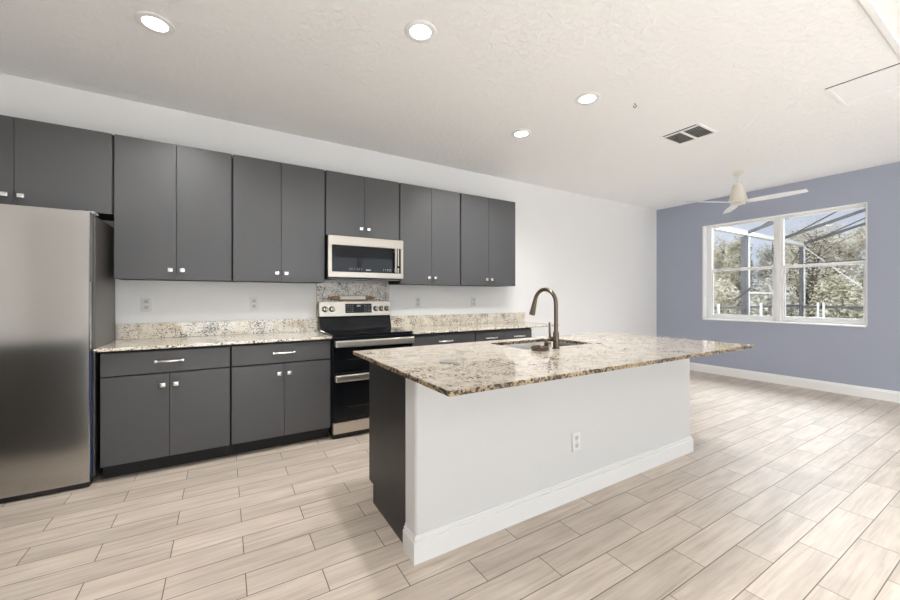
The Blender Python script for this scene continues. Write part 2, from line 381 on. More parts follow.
YU = 3.653      # upper door fronts
def upper(x0, x1, z0, z1, seam, knob_z, label):
    t = thing('upper_cabinet', label, 'cabinet', ((x0+x1)/2, YW, z0), 'upper cabinets along the kitchen wall')
    obj('cabinet_body', MB().box(x0+.001, x1-.001, YU+.021, YW-.001, z0, z1-.002), M['carcass'], t)
    for a, c, kx in ((x0+.007, seam-.0015, seam-.038), (seam+.0015, x1-.007, seam+.038)):
        d = obj('door', MB().box(a, c, YU, YU+.019, z0, z1, .0015), M['cab'], t)
        knob(d, kx, YU, knob_z)
ZB, ZT = 1.397, 2.464
upper(-1.697, -.701, 1.870, ZT, -1.202, 1.936, 'wide short charcoal wall cabinet above the stainless refrigerator')
upper(-.701, .061, ZB, ZT, -.320, 1.470, 'tall charcoal two-door wall cabinet just right of the refrigerator')
upper(.061, .823, ZB, ZT, .442, 1.470, 'tall charcoal two-door wall cabinet just left of the microwave')
upper(.823, 1.585, 1.848, ZT, 1.204, 1.932, 'short charcoal two-door wall cabinet directly above the microwave')
upper(1.585, 2.347, ZB, ZT, 1.966, 1.470, 'tall charcoal two-door wall cabinet just right of the microwave')
upper(2.347, 3.182, ZB, ZT, 2.752, 1.470, 'charcoal two-door wall cabinet at the right end of the upper row')

YK = 3.334; YD = YK+.030      # counter front, base door fronts
def base(x0, x1, drawers, label):
    t = thing('base_cabinet', label, 'cabinet', ((x0+x1)/2, YW, 0), 'base cabinets along the kitchen wall')
    obj('cabinet_body', MB().box(x0+.001, x1-.001, YD+.021, YW-.001, .105, .892), M['carcass'], t)
    obj('toe_kick', MB().box(x0+.001, x1-.001, YD+.095, YD+.115, 0, .104), M['carcass'], t)
    n = drawers
    for i in range(n):
        a = x0+.007 if i == 0 else x0+(x1-x0)*i/n+.0015; c = x1-.007 if i == n-1 else x0+(x1-x0)*(i+1)/n-.0015
        d = obj('drawer', MB().box(a, c, YD, YD+.019, .720, .874, .0015), M['cab'], t)
        pull(d, (a+c)/2, YD, .800)
    sm = (x0+x1)/2
    for a, c, kx in ((x0+.007, sm-.0015, sm-.038), (sm+.0015, x1-.007, sm+.038)):
        d = obj('door', MB().box(a, c, YD, YD+.019, .113, .710, .0015), M['cab'], t)
        knob(d, kx, YD, .633)
base(-.716, .046, 1, 'charcoal base cabinet with one drawer beside the stainless refrigerator')
base(.046, .808, 1, 'charcoal base cabinet with one drawer just left of the range')
base(1.592, 2.350, 1, 'charcoal base cabinet with one drawer just right of the range')
base(2.350, 3.186, 2, 'wider charcoal base cabinet with two drawers at the right end of the run')

# wall countertops with upstands
def counter(x0, x1, xl, label):
    t = thing('countertop', label, 'countertop', ((x0+x1)/2, YW, .893))
    obj('slab', MB().box(x0, x1, YK, YW-.001, .893, .914, .004), M['granite'], t)
    obj('upstand', MB().box(xl, x1, YW-.021, YW-.001, .9145, 1.042, .002), M['granite'], t)
    return t
counter(-.738, .810, -.735, 'polished cream granite countertop between the refrigerator and the range')
counter(1.590, 3.620, 1.590, 'polished cream granite countertop running right from the range, overhanging past the last cabinet')
tag(obj('splash_panel', MB().box(.806, 1.590, YW-.019, YW-.001, .916, 1.415, .002), M['granite_panel']), 'upright speckled granite panel on the wall behind the range, below the microwave', 'backsplash')

# ------------------------------------------------------------------ refrigerator
FX1, FX0, FY = -.757, -1.670, 3.345
t = thing('refrigerator', 'stainless steel refrigerator with dark grey side at the left end of the cabinets', 'refrigerator', ((FX0+FX1)/2, 3.7, 0))
obj('cabinet_body', MB().box(FX0+.01, FX1+.012, FY+.068, YW-.02, .045, 1.808, .004), M['fridge_side'], t)
def fdoor(x0, x1):
    pts = []; n = 10
    for i in range(n+1):
        u = i/n; e = min(u, 1-u)*(x1-x0)
        y = FY-.004*math.sin(PI*u) + 0
        pts.append((x0+(x1-x0)*u, y))
    pts = [(x0, FY+.012)]+[(x0+.0015, FY+.003), (x0+.006, FY)]+pts[1:-1]+[(x1-.006, FY), (x1-.0015, FY+.003), (x1, FY+.012), (x1, FY+.058), (x0, FY+.058)]
    return MB().prism(pts, 'z', .040, 1.823)
d = obj('door', fdoor(-1.2105, FX1), M['steel'], t)
for p in d.data.polygons: p.use_smooth = abs(p.normal.z) < .5
d.data.set_sharp_from_angle(angle=math.radians(25))
obj('door_edge', MB().box(FX1+.0005, FX1+.0035, FY+.014, FY+.046, 1.36, 1.815), M['gasket'], d)
o = obj('door_edge', MB().box(FX1+.0005, FX1+.0035, FY+.014, FY+.050, .06, .90), M['edge_shade'], d); o['label'] = 'dark blue shade painted along the lower door edge'  # blue strip paints the shade on the door side next to the cabinet
o = obj('door', fdoor(FX0, -1.2145), M['steel'], t)
obj('gasket', MB().box(FX0+.015, FX1-.008, FY+.059, FY+.068, .06, 1.80), M['gasket'], t)
for x in (FX1-.05, FX0+.05):
    h = MB(); h.box(x-.03, x+.060 if x > -1 else x+.03, FY+.060, FY+.165, 1.8235, 1.836, .005); h.box(x-.02, x+.03, FY+.09, FY+.15, 1.808, 1.8235)
    obj('hinge_cover', h, M['receptacle'], t)
k_ = MB(); k_.box(FX0+.02, FX1-.004, FY+.010, FY+.09, .004, .0385, .003); obj('toe_grille', k_, M['black_matte'], t)
for x in (FX0+.06, FX1-.025):
    for y in (FY+.10, YW-.10):
        obj('foot', MB().lathe([(.018, 0), (.018, .012), (.010, .014), (.010, .046)], (x, y, 0), None, 14), M['black_matte'], t)

# ------------------------------------------------------------------ range
RX0, RX1 = .815, 1.583; RF = 3.325
t = thing('range', 'stainless and black freestanding electric range with two oven handles', 'stove', ((RX0+RX1)/2, 3.6, 0))
obj('range_body', MB().box(RX0, RX1, RF+.045, YW-.023, .03, .905, .003), M['black_matte'], t)
ct = obj('cooktop', MB().box(RX0, RX1, RF+.006, YW-.10, .906, .926, .006), M['black_gloss'], t)
for x, y, r in ((1.01, 3.50, .105), (1.385, 3.50, .085), (1.01, 3.76, .075), (1.385, 3.76, .09), (1.2, 3.77, .05)):
    g = MB(); n = 40
    for k in range(n):
        a0, a1 = 2*PI*k/n, 2*PI*(k+1)/n
        vs = [g.bm.verts.new((x+q*math.cos(a), y+q*math.sin(a), .9264)) for q, a in ((r, a0), (r, a1), (r-.003, a1), (r-.003, a0))]; g.bm.faces.new(vs)
    obj('burner_ring', g, M['ring'], ct)
# backguard: black riser + slanted steel control panel
bg = MB(); bg.prism([(YW-.115, .9265), (YW-.075, 1.060), (YW-.023, 1.060), (YW-.023, .9265)], 'x', RX0+.004, RX1-.004); obj('back_riser', bg, M['black_gloss'], t)
pn = MB(); pn.prism([(YW-.100, 1.060), (YW-.086, 1.214), (YW-.023, 1.214), (YW-.023, 1.060)], 'x', RX0+.001, RX1-.001, .003)
panel = obj('control_panel', pn, M['steel_warm'], t)
def py(z): return YW-.100+.014*(z-1.060)/.154
TILT = Matrix.Rotation(-math.atan2(.014, .154), 4, 'X')
dm = MB(); dm.prism([(py(1.092)-.0025, 1.092), (py(1.188)-.0025, 1.188), (py(1.188)+.001, 1.188), (py(1.092)+.001, 1.092)], 'x', 1.078, 1.360)
disp = obj('display', dm, M['display'], panel)
for rowz in (1.110, 1.130, 1.152, 1.170):
    for x in (1.095, 1.115, 1.135, 1.155, 1.285, 1.305, 1.325, 1.343):
        obj('key_mark', MB().box(x-.0045, x+.0045, py(rowz)-.0032, py(rowz)-.0024, rowz-.002, rowz+.002), M['mark'], disp)
obj('clock_digits', MB().box(1.200, 1.240, py(1.166)-.0032, py(1.166)-.0024, 1.158, 1.174), M['mark'], disp)
for x in (.872, .942, 1.408, 1.472, 1.533):
    z = 1.135; R = Matrix.Rotation(PI/2+math.atan2(.014, .154)*-1, 4, 'X')
    kb = MB(); kb.lathe([(.027, 0), (.027, .006), (.023, .010), (.020, .028), (.017, .031), (0, .031)], (x, py(z)-.0005, z), R, 24)
    kn = obj('knob', kb, M['steel_warm'], panel)
    bz = MB(); bz.lathe([(.030, 0), (.030, .003), (.0275, .0035)], (x, py(z)-.0002, z), R, 24); obj('knob_bezel', bz, M['black_matte'], kn)
    gr = MB(); gr.box(x-.004, x+.004, py(z)-.036, py(z)-.029, z-.018, z+.018, .002); obj('grip', gr, M['black_matte'], kn)
def oven_door(z0, z1, hz):
    d = obj('oven_door', MB().box(RX0+.003, RX1-.003, RF, RF+.042, z0, z1, .003), M['black_gloss'], t)
    h = MB(); h.box(RX0+.010, RX1-.010, RF-.062, RF-.034, hz-.030, hz+.030, .009, 3)
    hd = obj('handle', h, M['steel_handle'], d)
    for x in (RX0+.022, RX1-.022):
        e = MB(); e.box(x-.013, x+.013, RF-.036, RF, hz-.024, hz+.024, .003); obj('handle_bracket', e, M['black_matte'], hd)
    w = MB(); w.box(RX0+.10, RX1-.10, RF-.0012, RF+.0002, z0+.04, hz-.070); obj('oven_window', w, M['display'], d)
    rk = MB(); zz = z0+(.10 if z1 > .7 else .12)
    rk.box(RX0+.13, RX1-.13, RF-.0020, RF-.0010, zz, zz+.004); obj('rack_line', rk, M['ring'], d)
oven_door(.600, .898, .848); oven_door(.160, .592, .548)
obj('storage_panel', MB().box(RX0+.004, RX1-.004, RF+.004, RF+.043, .052, .152, .003), M['steel_handle'], t)
obj('kick_plate', MB().box(RX0+.01, RX1-.01, RF+.05, RF+.07, .0, .05), M['black_matte'], t)
for x in (RX0+.05, RX1-.05): obj('foot', MB().lathe([(.02, 0), (.02, .03)], (x, YW-.12, 0), None, 14), M['black_matte'], t)

# rolling pin on its cradle, on top of the range
PZ = 1.214; py_ = YW-.056; cx_ = 1.165
t = thing('rolling_pin', 'white marble rolling pin with wooden handles lying on top of the range', 'rolling pin', (cx_, py_, PZ))
RY = Matrix.Rotation(PI/2, 4, 'Y')
obj('roller', MB().lathe([(.020, -.135), (.0275, -.130), (.0275, .130), (.020, .135)], (cx_, py_, PZ+.0335), RY, 24), M['marble'], t)
for sgn in (-1, 1):
    pr = [(.010, .135), (.016, .150), (.019, .185), (.014, .225), (.009, .245), (.0, .25)]
    obj('handle', MB().lathe([(r, sgn*z) for r, z in pr], (cx_, py_, PZ+.0335), RY, 18), M['wood'], t)
cr = MB(); cr.box(cx_-.130, cx_+.130, py_-.027, py_+.027, PZ, PZ+.006, .002); cr.box(cx_-.128, cx_+.128, py_-.027, py_-.022, PZ, PZ+.020, .001)
for x in (-.10, .10): cr.box(cx_+x-.012, cx_+x+.012, py_-.026, py_-.019, PZ, PZ+.018); cr.box(cx_+x-.012, cx_+x+.012, py_+.019, py_+.026, PZ, PZ+.018)
obj('cradle', cr, M['wood'], t)

# ------------------------------------------------------------------ microwave
MX0, MX1, MF, MZ0, MZ1 = .827, 1.583, 3.555, 1.446, 1.838
t = thing('microwave', 'stainless over-the-range microwave with a dark glass door', 'microwave', ((MX0+MX1)/2, 3.8, MZ0))
obj('microwave_body', MB().box(MX0+.004, MX1-.004, MF+.037, YW-.021, MZ0-.012, 1.846, .003), M['black_matte'], t)
fr = MB(); a, c, z0, z1 = MX0+.035, MX1-.028, MZ0+.052, MZ1-.088
fr.box(MX0, MX1, MF, MF+.035, z1, MZ1, .003); fr.box(MX0, MX1, MF, MF+.035, MZ0, z0, .003)
fr.box(MX0, a, MF, MF+.035, z0-.003, z1+.003, .002); fr.box(c, MX1, MF, MF+.035, z0-.003, z1+.003, .002)
door = obj('door', fr, M['steel_warm'], t)
obj('door_glass', MB().box(a-.002, c+.002, MF+.004, MF+.030, z0-.002, z1+.002), M['black_gloss'], door)
for x in (1.03, 1.05, 1.075, 1.10, 1.12, 1.145, 1.37, 1.39, 1.41, 1.43, 1.45):
    for dz in (.022, .035): obj('key_mark', MB().box(x-.0035, x+.0035, MF+.0032, MF+.0042, z0+dz, z0+dz+.0035), M['mark'], door)
for i in range(4): obj('emblem', MB().box(1.188+i*.013, 1.197+i*.013, MF+.0032, MF+.0042, z0+.018, z0+.030), M['mark'], door)
hm = MB(); hm.box(1.478, 1.497, MF-.036, MF-.018, z0+.004, z1-.004, .005, 3)
for z in (z0+.03, z1-.03): hm.box(1.481, 1.494, MF-.02, MF+.005, z-.012, z+.012, .002)
obj('handle', hm, M['steel_warm'], door)
hm = MB(); hm.box(1.519, 1.535, MF-.002, MF+.006, z0+.004, z0+.055, .002); hm.box(1.521, 1.535, MF-.002, MF+.006, z0+.075, z1-.004, .002)
obj('trim_strip', hm, M['steel_warm'], door)
vt = MB(); vt.box(MX0+.03, MX1-.03, MF+.05, MF+.14, MZ0-.0165, MZ0-.0125)
obj('vent_grille', vt, M['vent_slat'], t)

# ------------------------------------------------------------------ island
IX0, IX1, IY = .779, 3.265, 1.607          # wall faces
IYB, TOE = 2.281, 2.209
t = thing('kitchen_island', 'kitchen island with white half wall and dark charcoal cabinet end', 'island', ((IX0+IX1)/2, 1.95, 0))
b = MB()
# half wall with rounded vertical corners at both ends
def rr(x0, x1, y0, y1, r, n=5):
    p = []
    for cx, cy, a0 in ((x0+r, y0+r, PI), (x1-r, y0+r, 1.5*PI)):
        for i in range(n+1): an = a0+PI/2*i/n; p.append((cx+r*math.cos(an), cy+r*math.sin(an)))
    return p+[(x1, y1), (x0, y1)]
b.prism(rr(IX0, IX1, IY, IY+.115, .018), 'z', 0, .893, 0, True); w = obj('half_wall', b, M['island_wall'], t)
w.data.set_sharp_from_angle(angle=math.radians(50))
# cabinet behind the half wall: side outline with toe notch
def side(x0, x1): return MB().prism([(IY+.117, 0), (TOE, 0), (TOE, .114), (IYB, .114), (IYB, .893), (IY+.117, .893)], 'x', x0, x1)
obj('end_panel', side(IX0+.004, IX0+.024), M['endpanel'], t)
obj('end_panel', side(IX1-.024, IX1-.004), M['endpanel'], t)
cb = MB(); cb.box(IX0+.025, IX1-.025, IY+.118, IYB-.022, .114, .16); cb.box(IX0+.025, IX1-.025, TOE-.04, TOE-.02, 0, .114)
for i in range(1, 4): cb.box(IX0+(IX1-IX0)*i/4-.01, IX0+(IX1-IX0)*i/4+.01, IY+.118, IYB-.022, .16, .69)
cb.box(IX0+.025, IX1-.025, IYB-.045, IYB-.022, .16, .70)
obj('cabinet_body', cb, M['carcass'], t)
for i in range(4):
    a = IX0+.024+(IX1-IX0-.048)*i/4; c = IX0+.024+(IX1-IX0-.048)*(i+1)/4
    dr = obj('drawer', MB().box(a+.003, c-.003, IYB-.021, IYB-.002, .72, .874, .0015), M['cab'], t)
    pl = MB(); pl.box((a+c)/2-.07, (a+c)/2+.07, IYB+.018, IYB+.026, .793, .805, .003)
    for sx_ in (-.06, .06): pl.box((a+c)/2+sx_-.005, (a+c)/2+sx_+.005, IYB-.003, IYB+.020, .794, .804)
    obj('pull', pl, M['nickel'], dr)
    for j in range(2):
        q0 = a+(c-a)*j/2; q1 = a+(c-a)*(j+1)/2
        obj('door', MB().box(q0+.002, q1-.002, IYB-.021, IYB-.002, .12, .71, .0015), M['cab'], t)
# baseboard wrapping front and the two short ends
pf = [(0, 0), (.015, 0), (.015, .100), (.008, .104), (.010, .113), (.004, .120), (.004, .130), (0, .130)]
bb = MB(); rows = []
path = [(IX0, IY+.115, -1, 0), (IX0, IY, -1, -1), (IX1, IY, 1, -1), (IX1, IY+.115, 1, 0)]
for x, y, nx, ny in path: rows.append([bb.bm.verts.new((x+nx*d, y+ny*d, z)) for d, z in pf])
for r0, r1 in zip(rows, rows[1:]):
    for i in range(len(pf)-1): bb.bm.faces.new((r0[i], r1[i], r1[i+1], r0[i+1]))
bb.bm.faces.new(rows[0]); bb.bm.faces.new(rows[-1][::-1])
bmesh.ops.recalc_face_normals(bb.bm, faces=bb.bm.faces[:])
obj('baseboard', bb, mat('island_baseboard_paint', (0.70, 0.70, 0.695), 0.35), t)

# island top with sink cut-out
TX0, TX1, TY0, TY1, TZ0, TZ1 = .707, 3.285, 1.178, 2.376, .8935, .914
SX0, SX1, SY0, SY1 = 1.695, 2.368, 1.842, 2.246
def ring_loop(x0, x1, y0, y1, r, n=5):
    L = []
    for cx, cy, a0 in ((x0+r, y0+r, PI), (x1-r, y0+r, 1.5*PI), (x1-r, y1-r, 0), (x0+r, y1-r, .5*PI)):
        L.append([(cx+r*math.cos(a0+PI/2*i/n), cy+r*math.sin(a0+PI/2*i/n)) for i in range(n+1)])
    return L
def top_with_hole():
    g = MB(); bm = g.bm; inn = ring_loop(SX0, SX1, SY0, SY1, .03); out = ring_loop(TX0, TX1, TY0, TY1, .006, 5)
    V = {}
    def v(p, z):
        k = (round(p[0], 5), round(p[1], 5), z)
        if k not in V: V[k] = bm.verts.new(k)
        return V[k]
    I = [p for c in inn for p in c]; O = [p for c in out for p in c]; n = len(I)
    def f(vs, mi):
        u = []
        for q in vs:
            if q not in u: u.append(q)
        if len(u) > 2:
            try: fc = bm.faces.new(u); fc.material_index = mi
            except ValueError: pass
    e = .003
    def inset(p):
        cx, cy = (TX0+TX1)/2, (TY0+TY1)/2
        return (p[0]+(e if p[0] < cx else -e), p[1]+(e if p[1] < cy else -e))
    for i in range(n):
        j = (i+1) % n
        f([v(inset(O[i]), TZ1), v(inset(O[j]), TZ1), v(I[j], TZ1), v(I[i], TZ1)], 0)
        f([v(O[i], TZ1-e), v(O[j], TZ1-e), v(inset(O[j]), TZ1), v(inset(O[i]), TZ1)], 1)
        f([v(O[i], TZ0), v(O[j], TZ0), v(O[j], TZ1-e), v(O[i], TZ1-e)], 1)
        f([v(I[i], TZ0), v(I[j], TZ0), v(O[j], TZ0), v(O[i], TZ0)], 1)
        f([v(I[i], TZ1), v(I[j], TZ1), v(I[j], TZ0), v(I[i], TZ0)], 1)
    bmesh.ops.recalc_face_normals(bm, faces=bm.faces[:]); return g
t = thing('island_countertop', 'long polished granite slab with golden edge on top of the island', 'countertop', ((TX0+TX1)/2, (TY0+TY1)/2, TZ0))
obj('slab', top_with_hole(), [M['granite_island'], M['granite_edge']], t)

# undermount sink
t = thing('sink', 'undermount stainless sink bowl set into the island top', 'sink', ((SX0+SX1)/2, (SY0+SY1)/2, .70))
g = MB(); loops = []
for ins, z in ((-.018, .8918), (-.004, .8918), (.0, .885), (.010, .73), (.035, .705), (.20, .700)):
    L = ring_loop(SX0+ins, SX1-ins, SY0+ins, SY1-ins, max(.02, .035-ins*.1) if ins < .15 else .002); loops.append([g.bm.verts.new((x, y, z)) for c in L for x, y in c])
for A, B in zip(loops, loops[1:]):
    for i in range(len(A)): g.bm.faces.new((A[i], A[(i+1) % len(A)], B[(i+1) % len(A)], B[i])).smooth = True
g.bm.faces.new(loops[-1]); bmesh.ops.recalc_face_normals(g.bm, faces=g.bm.faces[:])
bo = obj('bowl', g, M['steel_sink'], t); so = bo.modifiers.new('thick', 'SOLIDIFY'); so.thickness = .0015; so.offset = 1
obj('drain', MB().lathe([(.0, .7005), (.045, .7005), (.045, .704), (.036, .7045), (.030, .702), (.0, .702)], ((SX0+SX1)/2, (SY0+SY1)/2, 0)), M['steel_edge'], t)

# faucet
fx_, fy_ = 1.912, 1.790
t = thing('faucet', 'tall bronze gooseneck pull-down faucet standing on the island behind the sink', 'faucet', (fx_, fy_, .914))
obj('faucet_body', MB().lathe([(.026, 0), (.026, .006), (.0205, .010), (.0205, .100), (.019, .108), (.016, .112), (.016, .118)], (fx_, fy_, .914)), M['bronze'], t)
pts = [(fx_, fy_, 1.03), (fx_, fy_, 1.12), (fx_, fy_, 1.212)]; R = .100
for i in range(1, 19):
    an = PI*i/18*0.93; pts.append((fx_, fy_+R-R*math.cos(an), 1.212+R*math.sin(an)))
obj('spout', MB().tube(pts, .0135, 16), M['bronze'], t)
e0, e1 = Vector(pts[-1]), (Vector(pts[-1])-Vector(pts[-2])).normalized()
rot = e1.to_track_quat('Z', 'Y').to_matrix().to_4x4()
sp = obj('spray_head', MB().lathe([(.0135, -.002), (.0155, .004), (.0155, .020), (.018, .055), (.021, .092), (.021, .106), (.017, .108), (0, .108)], e0, rot), M['bronze'], t)
lv = MB(); lv.tube([(fx_-.015, fy_, .978), (fx_-.046, fy_-.002, .978)], [.0165, .0155], 16); obj('valve_stem', lv, M['bronze'], t)
lv = MB(); lv.tube([(fx_-.046, fy_, .976), (fx_-.056, fy_, .992), (fx_-.060, fy_, 1.03), (fx_-.061, fy_, 1.092)], [.0095, .0085, .0075, .0065], 12); obj('lever', lv, M['bronze'], t)

# soap dispenser, strainer, cover plate, puck
sx_, sy_ = 1.825, 1.792
t = thing('soap_dispenser', 'short bronze soap dispenser standing left of the faucet', 'soap dispenser', (sx_, sy_, .914))
obj('dispenser_body', MB().lathe([(.020, 0), (.020, .005), (.014, .008), (.013, .030), (.015, .034), (.015, .046), (.009, .050)], (sx_, sy_, .914)), M['bronze'], t)
obj('nozzle', MB().tube([(sx_, sy_, .962), (sx_, sy_+.004, .972), (sx_, sy_+.03, .975), (sx_, sy_+.06, .968)], [.010, .011, .0085, .006], 12), M['bronze'], t)
qx, qy = 1.748, 1.780
t = thing('sink_strainer', 'round metal sink strainer lying on the island left of the soap dispenser', 'strainer', (qx, qy, .914))
obj('basket', MB().lathe([(.050, 0), (.051, .004), (.053, .020), (.055, .022), (.055, .025), (.049, .026), (.044, .018), (.010, .017), (0, .017)], (qx, qy, .9142)), M['bronze'], t)
obj('grip', MB().lathe([(.006, 0), (.006, .010), (.009, .013), (.008, .017), (0, .018)], (qx, qy, .931), None, 16), M['bronze'], t)
tag(obj('hole_cover', MB().lathe([(.019, 0), (.019, .003), (.016, .0045), (0, .005)], (2.385, 1.812, .9141), None, 24), M['bronze']), 'small flat bronze hole cover on the island top right of the sink', 'cover')
tag(obj('sink_stopper', MB().lathe([(.041, 0), (.042, .003), (.039, .006), (.034, .0055), (.012, .005), (0, .005)], (1.008, 1.702, .9141)), mat('grey_rubber', (.19, .195, .18), .35)), 'flat round grey stopper lying near the left end of the island top', 'sink stopper')

# ------------------------------------------------------------------ outlets
def outlet(x, y, z, label):
    t = thing('outlet', label, 'outlet', (x, y, z), 'white electrical outlets')
    pl = obj('cover_plate', MB().box(x-.036, x+.036, y-.0085, y-.0003, z-.058, z+.058, .0022), M['plate'], t)
    for dz in (-.024, .024):
        f = MB(); f.box(x-.0165, x+.0165, y-.0105, y-.0080, z+dz-.0135, z+dz+.0135, .001); r = obj('receptacle', f, M['receptacle'], t)
        s = MB()
        for dx in (-.0065, .0065): s.box(x+dx-.0015, x+dx+.0015, y-.0110, y-.0103, z+dz-.002, z+dz+.008)
        s.box(x-.0028, x+.0028, y-.0110, y-.0103, z+dz-.010, z+dz-.005); obj('slots', s, M['slot'], r)
    obj('screw', MB().lathe([(.0035, 0), (.003, .001), (0, .0012)], (x, y-.0085, z), ROTX, 12), M['nickel'], t)
outlet(-.552, YW, 1.197, 'white wall outlet nearest the refrigerator, above the left countertop')
outlet(.243, YW, 1.197, 'white wall outlet left of the range, above the left countertop')
outlet(1.954, YW, 1.197, 'white wall outlet nearest the range on its right side')
outlet(2.755, YW, 1.197, 'white wall outlet above the right countertop, farthest from the range')
outlet(1.889, IY, .355, 'white outlet low on the white half wall of the island')

# ------------------------------------------------------------------ ceiling fittings
def downlight(x, y, label):
    t = thing('recessed_light', label, 'ceiling light', (x, y, ZC), 'recessed ceiling lights')
    obj('trim_ring', MB().lathe([(.062, -.002), (.064, -.007), (.088, -.009), (.096, -.004), (.096, -.0003), (.062, -.0003)], (x, y, ZC)), M['plastic'], t)
    obj('lens', MB().lathe([(.0625, -.0035), (.050, -.0085), (.025, -.0105), (0, -.011)], (x, y, ZC)), M['lamp'], t)
    l = light('lamp_glow', 'SPOT', (x, y, ZC-.02), (0, 0, 0), 110, (1.0, 0.99, 0.98), spot_size=math.radians(150), spot_blend=0.6, shadow_soft_size=.06)
    l.parent = t; l.location = (0, 0, -.02)
downlight(-.345, 2.782, 'round recessed ceiling light above the left counter, nearest the refrigerator')
downlight(1.020, 2.037, 'round recessed ceiling light above the left end of the island')
downlight(2.525, 2.027, 'round recessed ceiling light left of the small ceiling hook')
downlight(2.510, 2.800, 'smallest-looking round recessed light, above the aisle behind the faucet')

def grille(name, label, cat, x0, x1, y0, y1, tilt, slat_m, back_m, n, split):
    t = thing(name, label, cat, ((x0+x1)/2, (y0+y1)/2, ZC))
    f = MB(); w = .022
    f.box(x0, x1, y0, y0+w, ZC-.010, ZC-.0003, .002); f.box(x0, x1, y1-w, y1, ZC-.010, ZC-.0003, .002)
    f.box(x0, x0+.006, y0+w, y1-w, ZC-.003, ZC-.0003) if split else None; f.box(x0+(.030 if split else 0), x0+w+(.026 if split else 0), y0+w, y1-w, ZC-.010, ZC-.0003, .002); f.box(x1-w, x1, y0+w, y1-w, ZC-.010, ZC-.0003, .002)
    if split: f.box(x0+w+.026, x1-w, (y0+y1)/2-.012, (y0+y1)/2+.012, ZC-.010, ZC-.0003, .002)
    obj('frame', f, M['bright'], t)
    obj('duct_opening', MB().box(x0+(.008 if split else w), x1-w, y0+w, y1-w, ZC-.0015, ZC-.0003), back_m, t)  # with split, the strip beside the lip paints the frame edge's shadow
    if not split: obj('edge_shadow', MB().box(x0-.006, x0-.0005, y0, y1, ZC-.004, ZC-.0003), M['slot'], t)  # dark strip painted as the thin shadow along the grille edge
    spans = [(y0+w, (y0+y1)/2-.012), ((y0+y1)/2+.012, y1-w)] if split else [(y0+w, y1-w)]
    for a, c in spans:
        for i in range(n):
            xa = x0+w+(.026 if split else 0); xc = xa+(x1-w-xa)*(i+.5)/n; h = .5*(x1-w-xa)/n*(.80 if split else 1.0); dz = h*math.tan(tilt)
            s = MB(); zc = ZC-.006; dz = max(-.0035, min(.0035, dz))
            s.prism([(xc-h, zc-dz), (xc+h, zc+dz), (xc+h, zc+dz+.001), (xc-h, zc-dz+.001)], 'y', a, c); obj('slat', s, slat_m, t)
grille('ceiling_vent', 'square ceiling air vent with two dark louvred panels near the fan', 'vent', 3.755, 4.118, 1.778, 2.140, .5, M['vent_slat'], M['vent_dark'], 9, True)
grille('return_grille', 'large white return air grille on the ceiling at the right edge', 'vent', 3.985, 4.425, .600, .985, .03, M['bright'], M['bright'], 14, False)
# cup hook
hx, hy = 2.921, 1.871
hp = [(hx, hy, ZC), (hx, hy, ZC-.016)]
for i in range(11):
    an = PI/2-1.65*PI*i/10; hp.append((hx+.011*math.cos(an)*.83, hy-.011*math.cos(an)*.56, ZC-.027+.011*math.sin(an)))
tag(obj('ceiling_hook', MB().tube(hp, .0032, 8), mat('dull_metal', (.12, .115, .11), .5, 0.6)), 'tiny metal hook screwed into the white ceiling', 'hook')

# ceiling fan
cxf, cyf = 5.695, 2.228
t = thing('ceiling_fan', 'white three-blade ceiling fan hanging in front of the blue wall', 'fan', (cxf, cyf, ZC))
M['cream'] = mat('cream_enamel', (.72, .69, .61), .4)
obj('canopy', MB().lathe([(.060, -.0003), (.062, -.010), (.048, -.030), (.016, -.045), (.014, -.046)], (cxf, cyf, ZC)), M['cream'], t)
obj('downrod', MB().tube([(cxf, cyf, ZC-.04), (cxf, cyf, 2.69)], .0125, 14), M['cream'], t)
obj('motor_housing', MB().lathe([(.020, 2.722), (.048, 2.712), (.056, 2.695), (.080, 2.600), (.098, 2.530), (.099, 2.498), (.090, 2.490), (.080, 2.486), (.080, 2.456), (0, 2.454)], (cxf, cyf, 0), None, 32), M['cream'], t)
for deg in (-87, 33, 153):
    bl = MB(); n = 10; tw = math.radians(-11); top = []; bot = []
    for i in range(n+1):
        s_ = .085+(.665-.085)*i/n; wd = .045+.020*math.sin(PI*min(1, i/n*1.1)) if i < n else .045
        for q, L, dz in ((1, top, 0), (1, bot, -.006)):
            row_ = []
            for e in (-1, 1):
                y = e*wd; row_.append(bl.bm.verts.new((s_, y*math.cos(tw), 2.484+y*math.sin(tw)+dz)))
            L.append(row_)
    F = bl.bm.faces.new
    for i in range(n):
        F((top[i][0], top[i+1][0], top[i+1][1], top[i][1])); F((bot[i][0], bot[i][1], bot[i+1][1], bot[i+1][0]))
        for e in (0, 1): F((top[i][e], bot[i][e], bot[i+1][e], top[i+1][e]))
    F((top[0][0], top[0][1], bot[0][1], bot[0][0])); F((top[n][0], top[n][1], bot[n][1], bot[n][0]))
    bmesh.ops.recalc_face_normals(bl.bm, faces=bl.bm.faces[:])
    bl.bm.transform(Matrix.Translation((cxf, cyf, 0)) @ Matrix.Rotation(math.radians(deg), 4, 'Z'))
    obj('blade', bl, M['plastic'], t)

